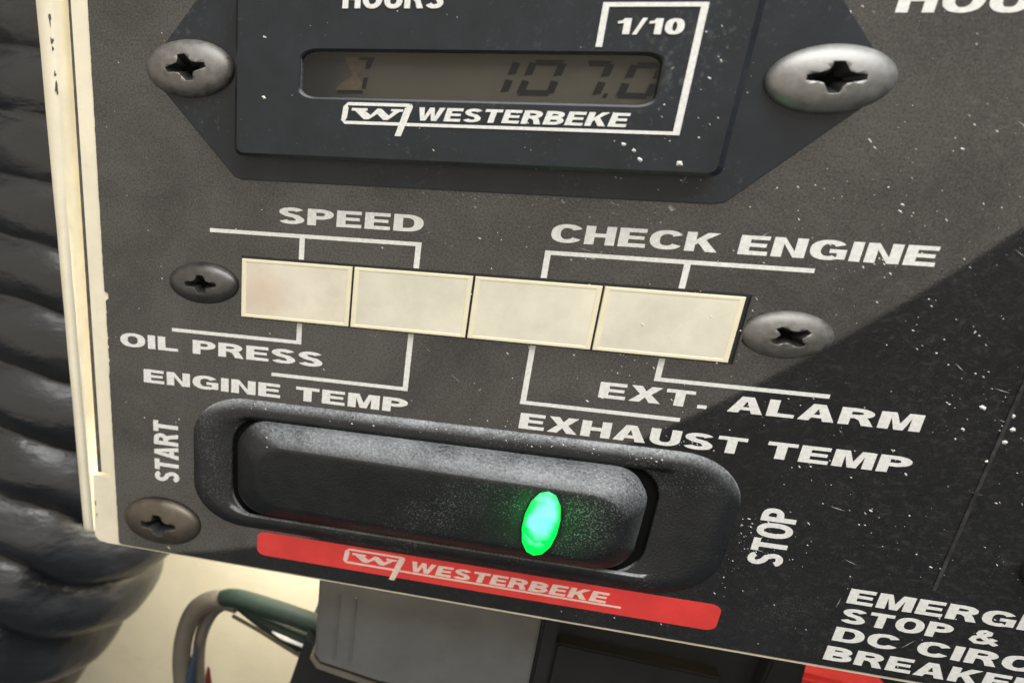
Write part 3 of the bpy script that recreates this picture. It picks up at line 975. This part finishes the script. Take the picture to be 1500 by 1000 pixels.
# push button beside the raised seam (only its edge shows)
BT = empty("push_button", W(74.5, -26, 0), "dark round emergency button edge above the EMERGENCY lettering", "button")
n = 40
circ = lambda r: [(75.6 + r * 1.7 * math.cos(2 * math.pi * k / n) , -26 + r * math.sin(2 * math.pi * k / n)) for k in range(n)]
link("button_collar", loft("button_collar", [(circ(3.9), 0.0), (circ(3.85), 0.8), (circ(3.5), 1.2), (circ(3.2), 1.2), (circ(3.1), 0.3)], cap1=False), M_ROCK, BT, smooth=True)
link("button_cap", loft("button_cap", [(circ(3.0), 0.2), (circ(3.0), 1.8), (circ(2.7), 2.2), (circ(1.5), 2.4)]), M_BLACK, BT, smooth=True)

# ------------------------------------------------------------------ things behind the panel
def box_poly(poly, y0, y1):
    """poly in (x, z), swept from depth y0 to y1 behind the panel"""
    return prism("b", poly, -y1, -y0)
GR = empty("relay_block", (-1, 20, -68), "grey plastic relay block with two moulded ribs under the panel edge", "relay")
gp = [(-19.9, -40), (-19.9, -66.6), (-18.9, -68.2), (-8.0, -69.9), (17.3, -70.6), (17.2, -40)]
link("cover", prism("cover", gp, -34, -8, 0.5), M_GREY, GR)
for ru in (-16.2, -13.3):
    link("rib", prism("rib", rrect(ru - .2, ru + .2, -66.2, -52.8, 0.18, 0.18, 3), -8.0, -7.75, 0.08), M_GREY, GR)
edge = [(-20.2, -67.2), (-18.8, -68.9), (-14, -69.6), (-8, -70.9), (-8, -71.8), (-14, -71.0), (-19.4, -70.0), (-20.8, -68.0)]
link("cover_edge", prism("cover_edge", edge, -30, -8.6), M_SHEATH, GR)
link("base", prism("base", [(-22.5, -66.5), (-26.5, -84), (-26, -110), (22, -110), (19.0, -71.5), (-8, -71.5), (-19, -69.2)], -36, -12), M_BLACK, GR)
BK = empty("terminal_box", (40, 20, -60), "black plastic terminal box with a ridge beside the grey relay block", "terminal box")
link("box_body", prism("box_body", [(18.5, -40), (18.5, -95), (62, -95), (57.0, -40)], -40, -13), M_BLACK, BK)
link("side_post", prism("side_post", [(17.5, -40), (17.5, -95), (20.2, -95), (20.2, -40)], -30, -8.5, 0.4), M_BLACK, BK)
link("ridge", prism("ridge", [(20.6, -56.6), (21.2, -56.3), (46.0, -57.5), (46.0, -95), (20.6, -95)], -14, -10.2, 0.35), M_BLACK, BK)
link("end_post", prism("end_post", [(52.5, -40), (49.8, -95), (54.5, -95), (57.4, -40)], -24, -10.0, 0.4), M_BLACK, BK)

def tube(name, pts, rad, mat, parent=None, origin=None, seg=14, sub=8, flat=1.0):
    """smooth tube through points (Catmull-Rom); rad may be a list"""
    P = [Vector(p) for p in pts]
    Rr = rad if isinstance(rad, (list, tuple)) else [rad] * len(P)
    Q, RQ = [], []
    for i in range(len(P) - 1):
        p0, p1, p2, p3 = P[max(i - 1, 0)], P[i], P[i + 1], P[min(i + 2, len(P) - 1)]
        for k in range(sub):
            t = k / sub
            Q.append(0.5 * ((2 * p1) + (p2 - p0) * t + (2 * p0 - 5 * p1 + 4 * p2 - p3) * t * t + (3 * p1 - p0 - 3 * p2 + p3) * t ** 3))
            RQ.append(Rr[i] + (Rr[i + 1] - Rr[i]) * t)
    Q.append(P[-1])
    RQ.append(Rr[-1])
    vs, fs = [], []
    for i, q in enumerate(Q):
        d = (Q[min(i + 1, len(Q) - 1)] - Q[max(i - 1, 0)]).normalized()
        a = d.cross(Vector((0, 1, 0))).normalized()
        b = a.cross(d).normalized()
        for k in range(seg):
            t = 2 * math.pi * k / seg
            vs.append(q + RQ[i] * (math.cos(t) * a + flat * math.sin(t) * b))
    for i in range(len(Q) - 1):
        for k in range(seg):
            x, y = i * seg + k, i * seg + (k + 1) % seg
            fs.append((x, y, y + seg, x + seg))
    fs.append(tuple(range(seg)))
    fs.append(tuple(range((len(Q) - 1) * seg, len(Q) * seg)))
    return link(name, pydata(name, [tuple(v) for v in vs], fs), mat, parent, smooth=True, origin=origin)

CB = empty("wire_lead", (-45, 20, -75), "grey-brown wire lead ending in dark green sleeves beside the relay block", "wire")
tube("sheath", [(-38.5, 20, -67.6), (-43, 20, -67.5), (-47.5, 20.5, -71), (-50.3, 21, -77.5), (-51.4, 21, -85), (-51.2, 21, -95), (-50, 21, -120)], 2.0, M_SHEATH, CB)
tube("sheath", [(-37.5, 22, -69.4), (-41.5, 22.5, -69.7), (-45, 23, -73), (-47.4, 23, -79), (-48.2, 23, -86), (-47.9, 23, -95), (-47, 23, -120)], 1.4, M_SHEATH, CB)
tube("blue_conductor", [(-47.6, 20.6, -80), (-48.6, 20.4, -86), (-49.3, 20.2, -93), (-49.5, 20, -120)], [0.2, 0.9, 1.1, 1.1], M_BLUE, CB)
tube("red_conductor", [(-45.6, 22, -87), (-45.5, 22, -92), (-44.6, 22, -100), (-43.5, 22, -120)], [0.3, 0.8, 0.9, 0.9], M_REDW, CB)
tube("green_sleeve", [(-41.6, 19.5, -66.6), (-38, 19, -65.6), (-30, 18, -65.9), (-22, 17, -66.6), (-17, 16, -67)], [1.7, 2.0, 2.1, 2.1, 2.2], M_GREEN, CB)
tube("green_sleeve", [(-39.0, 22, -69.0), (-36, 21, -69.9), (-29, 20, -72.2), (-22, 19, -73.5), (-17, 18, -74)], [1.0, 1.4, 2.1, 2.5, 2.6], M_GREEN, CB)
tube("dark_strand", [(-38.8, 17.8, -69.0), (-33, 17.2, -70.9), (-26, 16.2, -73.4), (-21, 15.5, -75)], 0.42, M_SEGB, CB)
tube("bare_tip", [(-30, 16.0, -69.6), (-27.5, 15.5, -70.2), (-23, 15, -70.9)], [0.15, 0.5, 0.3], M_INK, CB)

RW = empty("red_terminal", (75, 30, -68), "red terminal cap showing under the panel edge below BREAKER", "terminal")
link("terminal_cap", prism("terminal_cap", [(67.2, -67.4), (74.5, -68.1), (84, -69.5), (84, -95), (64, -95)], -44, -30, 1.0), M_RED, RW)
link("terminal_plate", prism("terminal_plate", [(62, -50), (78.0, -50), (77.5, -62.8), (84, -66.6), (84, -95), (62, -95)], -48, -45), M_SHEATH, RW)
DK = tag(link("rear_cover", prism("rear_cover", [(76, -40), (180, -40), (180, -110), (92, -110), (86, -74), (79, -66)], -66, -52), M_BLACK, None, origin=(130, 59, -110)), "dark plastic cover behind the red terminal under the panel edge", "cover")

# corrugated hose on the left
path = [(-63, 44, 112), (-65, 44, 70), (-68, 43, 38), (-72, 42, 5), (-77.5, 41, -22), (-84, 40, -46), (-93.5, 39, -66), (-105, 38, -83), (-118, 38, -101), (-132, 38, -119), (-155, 38, -148)]
P = [Vector(p) for p in path]
Q = []
for i in range(len(P) - 1):
    p0, p1, p2, p3 = P[max(i - 1, 0)], P[i], P[i + 1], P[min(i + 2, len(P) - 1)]
    for k in range(60):
        t = k / 60
        Q.append(0.5 * ((2 * p1) + (p2 - p0) * t + (2 * p0 - 5 * p1 + 4 * p2 - p3) * t * t + (3 * p1 - p0 - 3 * p2 + p3) * t ** 3))
vs, fs = [], []
seg = 72
ph = 0.0
for i, q in enumerate(Q):
    d = (Q[min(i + 1, len(Q) - 1)] - Q[max(i - 1, 0)]).normalized()
    if i:
        step = (q - Q[i - 1]).length
        pitch = 9.0 + 8.0 * max(0, min(1, (20 - q.z) / 95))
        ph += step / pitch
    a = d.cross(Vector((0, 1, 0))).normalized()
    b = a.cross(d).normalized()
    low = max(0, min(1, (10 - q.z) / 70))
    amp = 0.8 + 1.7 * low
    for k in range(seg):
        t = 2 * math.pi * k / seg
        e = math.cos(t) * a + math.sin(t) * b
        wv = 0.13 * noise.noise(Vector((2.2 * math.cos(t), 2.2 * math.sin(t), i * 0.02)))
        c = abs(math.cos(math.pi * (ph + 0.30 + wv)))
        rr = 29.3 + amp * (2 * c ** 0.75 - 1)
        rr += 0.45 * noise.noise(Vector((3.0 * math.cos(t), 3.0 * math.sin(t), i * 0.05)))
        vs.append(tuple(q + rr * e))
for i in range(len(Q) - 1):
    for k in range(seg):
        x, y = i * seg + k, i * seg + (k + 1) % seg
        fs.append((x, y, y + seg, x + seg))
hose = link("corrugated_hose", pydata("corrugated_hose", vs, fs), M_RUBBER, None, smooth=True, origin=(-92, 40, -60))
tag(hose, "black rubber corrugated hose bending behind the cream frame", "hose")

# ------------------------------------------------------------------ crumbs and dust
vs, fs = [], []
def crumb(u, v, h, r, el=1.0):
    b = len(vs)
    n = random.randint(4, 6)
    a0 = random.random() * 6.28
    ang = random.uniform(-0.9, -0.3)
    ring = []
    for k in range(n):
        a = a0 + 2 * math.pi * k / n
        x, y = r * el * math.cos(a) * random.uniform(0.6, 1.2), r * math.sin(a) * random.uniform(0.6, 1.2)
        x, y = x * math.cos(ang) - y * math.sin(ang), x * math.sin(ang) + y * math.cos(ang)
        ring.append((u + x, v + y))
    vs.extend(W(x, y, h - 0.02) for x, y in ring)
    vs.append(W(u, v, h + r * random.uniform(0.4, 0.9)))
    fs.extend((b + k, b + (k + 1) % n, b + n) for k in range(n))
def surface_h(u, v):
    if -31.5 < u < 23 and 17.6 < v < 36:
        return None if (-24.5 < u < 15.7 and 23.4 < v < 29.1) else 4.0
    if 14.4 < v < 39 and -34 < u < 25:
        return 1.5
    if -33 < u < 31.5 and -4.4 < v < 4.4:
        return 0.73
    if -40 < u < 37 and -38 < v < -16:
        return None
    for (su, sv, a, b2) in ((-38.9, 26.8, 7, 4), (32, 26.9, 7, 4), (-37.8, 0, 6, 3.3), (35.9, 0, 6, 3.3), (-45.3, -39.2, 8, 5)):
        if ((u - su) / a) ** 2 + ((v - sv) / b2) ** 2 < 1:
            return None
    return 0.0
cnt = 0
while cnt < 1700:
    u, v = random.uniform(-52, 80), random.uniform(-44, 36)
    dens = 0.06 + 0.75 * max(0, min(1, (u + 10) / 55)) * (0.12 + max(0, noise.noise(Vector((u * 0.13, v * 0.16, 5))) * 3.0))
    if v < -34: dens *= 0.4
    if random.random() > dens:
        continue
    h = surface_h(u, v)
    if h is None:
        continue
    r = 0.028 + 0.10 * random.random() ** 4
    if random.random() < 0.03: r *= 2.0
    crumb(u, v, h, r, random.choice((1.2, 1.8, 2.8)))
    cnt += 1
for (u, v, r) in ((20.3, 13.4, 0.55), (14.2, 19.3, 0.33), (15.0, 18.4, 0.36), (19.0, 18.2, 0.42), (13.0, 19.9, 0.3), (-28.5, 23.6, 0.32), (61.4, -7.2, 0.4), (58.2, -6.6, 0.42), (62.0, -8.8, 0.45), (61.8, -10.4, 0.42), (57.2, -9.4, 0.35), (60.9, -13, 0.3), (65.0, -8.0, 0.4), (-44.3, -44.1, 0.33), (-23, 14.4, 0.45), (-4, 14.3, .28), (-2, 14.3, .3)):
    h = surface_h(u, v)
    crumb(u, v, 0 if h is None else h, r * 0.75, 1.5)
for _ in range(110):
    u, v = random.uniform(-6, 78), random.uniform(-42, 34)
    h = surface_h(u, v)
    if h is None or random.random() > 0.25 + max(0, 2.2 * noise.noise(Vector((u * 0.08, v * 0.1, 2)))):
        continue
    ang = random.uniform(-0.9, -0.2) if random.random() < 0.75 else random.uniform(0.2, 1.6)
    ln_ = random.uniform(0.4, 2.2)
    wd_ = random.uniform(0.010, 0.03)
    dx, dy = math.cos(ang) * ln_ / 2, math.sin(ang) * ln_ / 2
    if surface_h(u - dx, v - dy) != h or surface_h(u + dx, v + dy) != h:
        continue
    ex, ey = -math.sin(ang) * wd_, math.cos(ang) * wd_
    b = len(vs)
    vs.extend([W(u - dx, v - dy, h + 0.012), W(u + ex, v + ey, h + 0.02), W(u + dx, v + dy, h + 0.012), W(u - ex, v - ey, h + 0.02)])
    fs.append((b, b + 1, b + 2, b + 3))
for (ua, ub, va, vb, num) in ((-12, 24, 13.2, 14.0, 90), (37.4, 42, -37, -18, 120), (54, 66, -16, 0, 70), (30, 60, 10, 22, 90), (0, 34, -15.9, -14.4, 70), (50, 75, -32, -18, 70), (-32, 31, -5.2, -4.4, 50)):
    for _ in range(num):
        u = random.uniform(ua, ub)
        v = random.triangular(va, vb)
        h = surface_h(u, v)
        if h is not None:
            crumb(u, v, h, 0.025 + 0.11 * random.random() ** 4, random.choice((1.3, 2.0, 3.2)))
def lerp_tab(tab, x):
    for (x0, y0), (x1, y1) in zip(tab, tab[1:]):
        if x <= x1:
            return y0 + (y1 - y0) * (x - x0) / (x1 - x0)
    return tab[-1][1]
for _ in range(460):
    u = random.uniform(-34, 33)
    if random.random() > 0.25 + 0.75 * (u + 34) / 67:
        continue
    if random.random() < 0.5:                       # crumbs modelled as dust and as glints along the upper lip of the bezel
        d = random.uniform(0.3, 2.2)
        if u > 27:
            continue
        crumb(u, -16.35 - 0.75 * d, lerp_tab([(0.2, 0.26), (0.9, 0.58), (1.6, 0.80), (2.3, 0.88)], d), 0.03 + 0.09 * random.random() ** 3, 1.8)
    else:                                           # crumbs modelled as dust and as glints along the rocker's upper shoulder
        u = -28 + (u + 34) * 0.72
        d = random.uniform(0.2, 2.6)
        h = lerp_tab([(0.1, 1.8), (0.65, 2.55), (1.5, 3.35), (2.4, 4.0), (3.2, 4.3)], d)
        crumb(u, -19.2 - d, h + rk_h(u, -19.2 - d, h), 0.03 + 0.08 * random.random() ** 3, 1.8)
db = link("dust", pydata("dust", vs, fs), M_CRUMB, None)
db['kind'] = 'stuff'
db['label'] = "pale crumbs of dust and salt scattered over the black panel"
db['category'] = "dust"
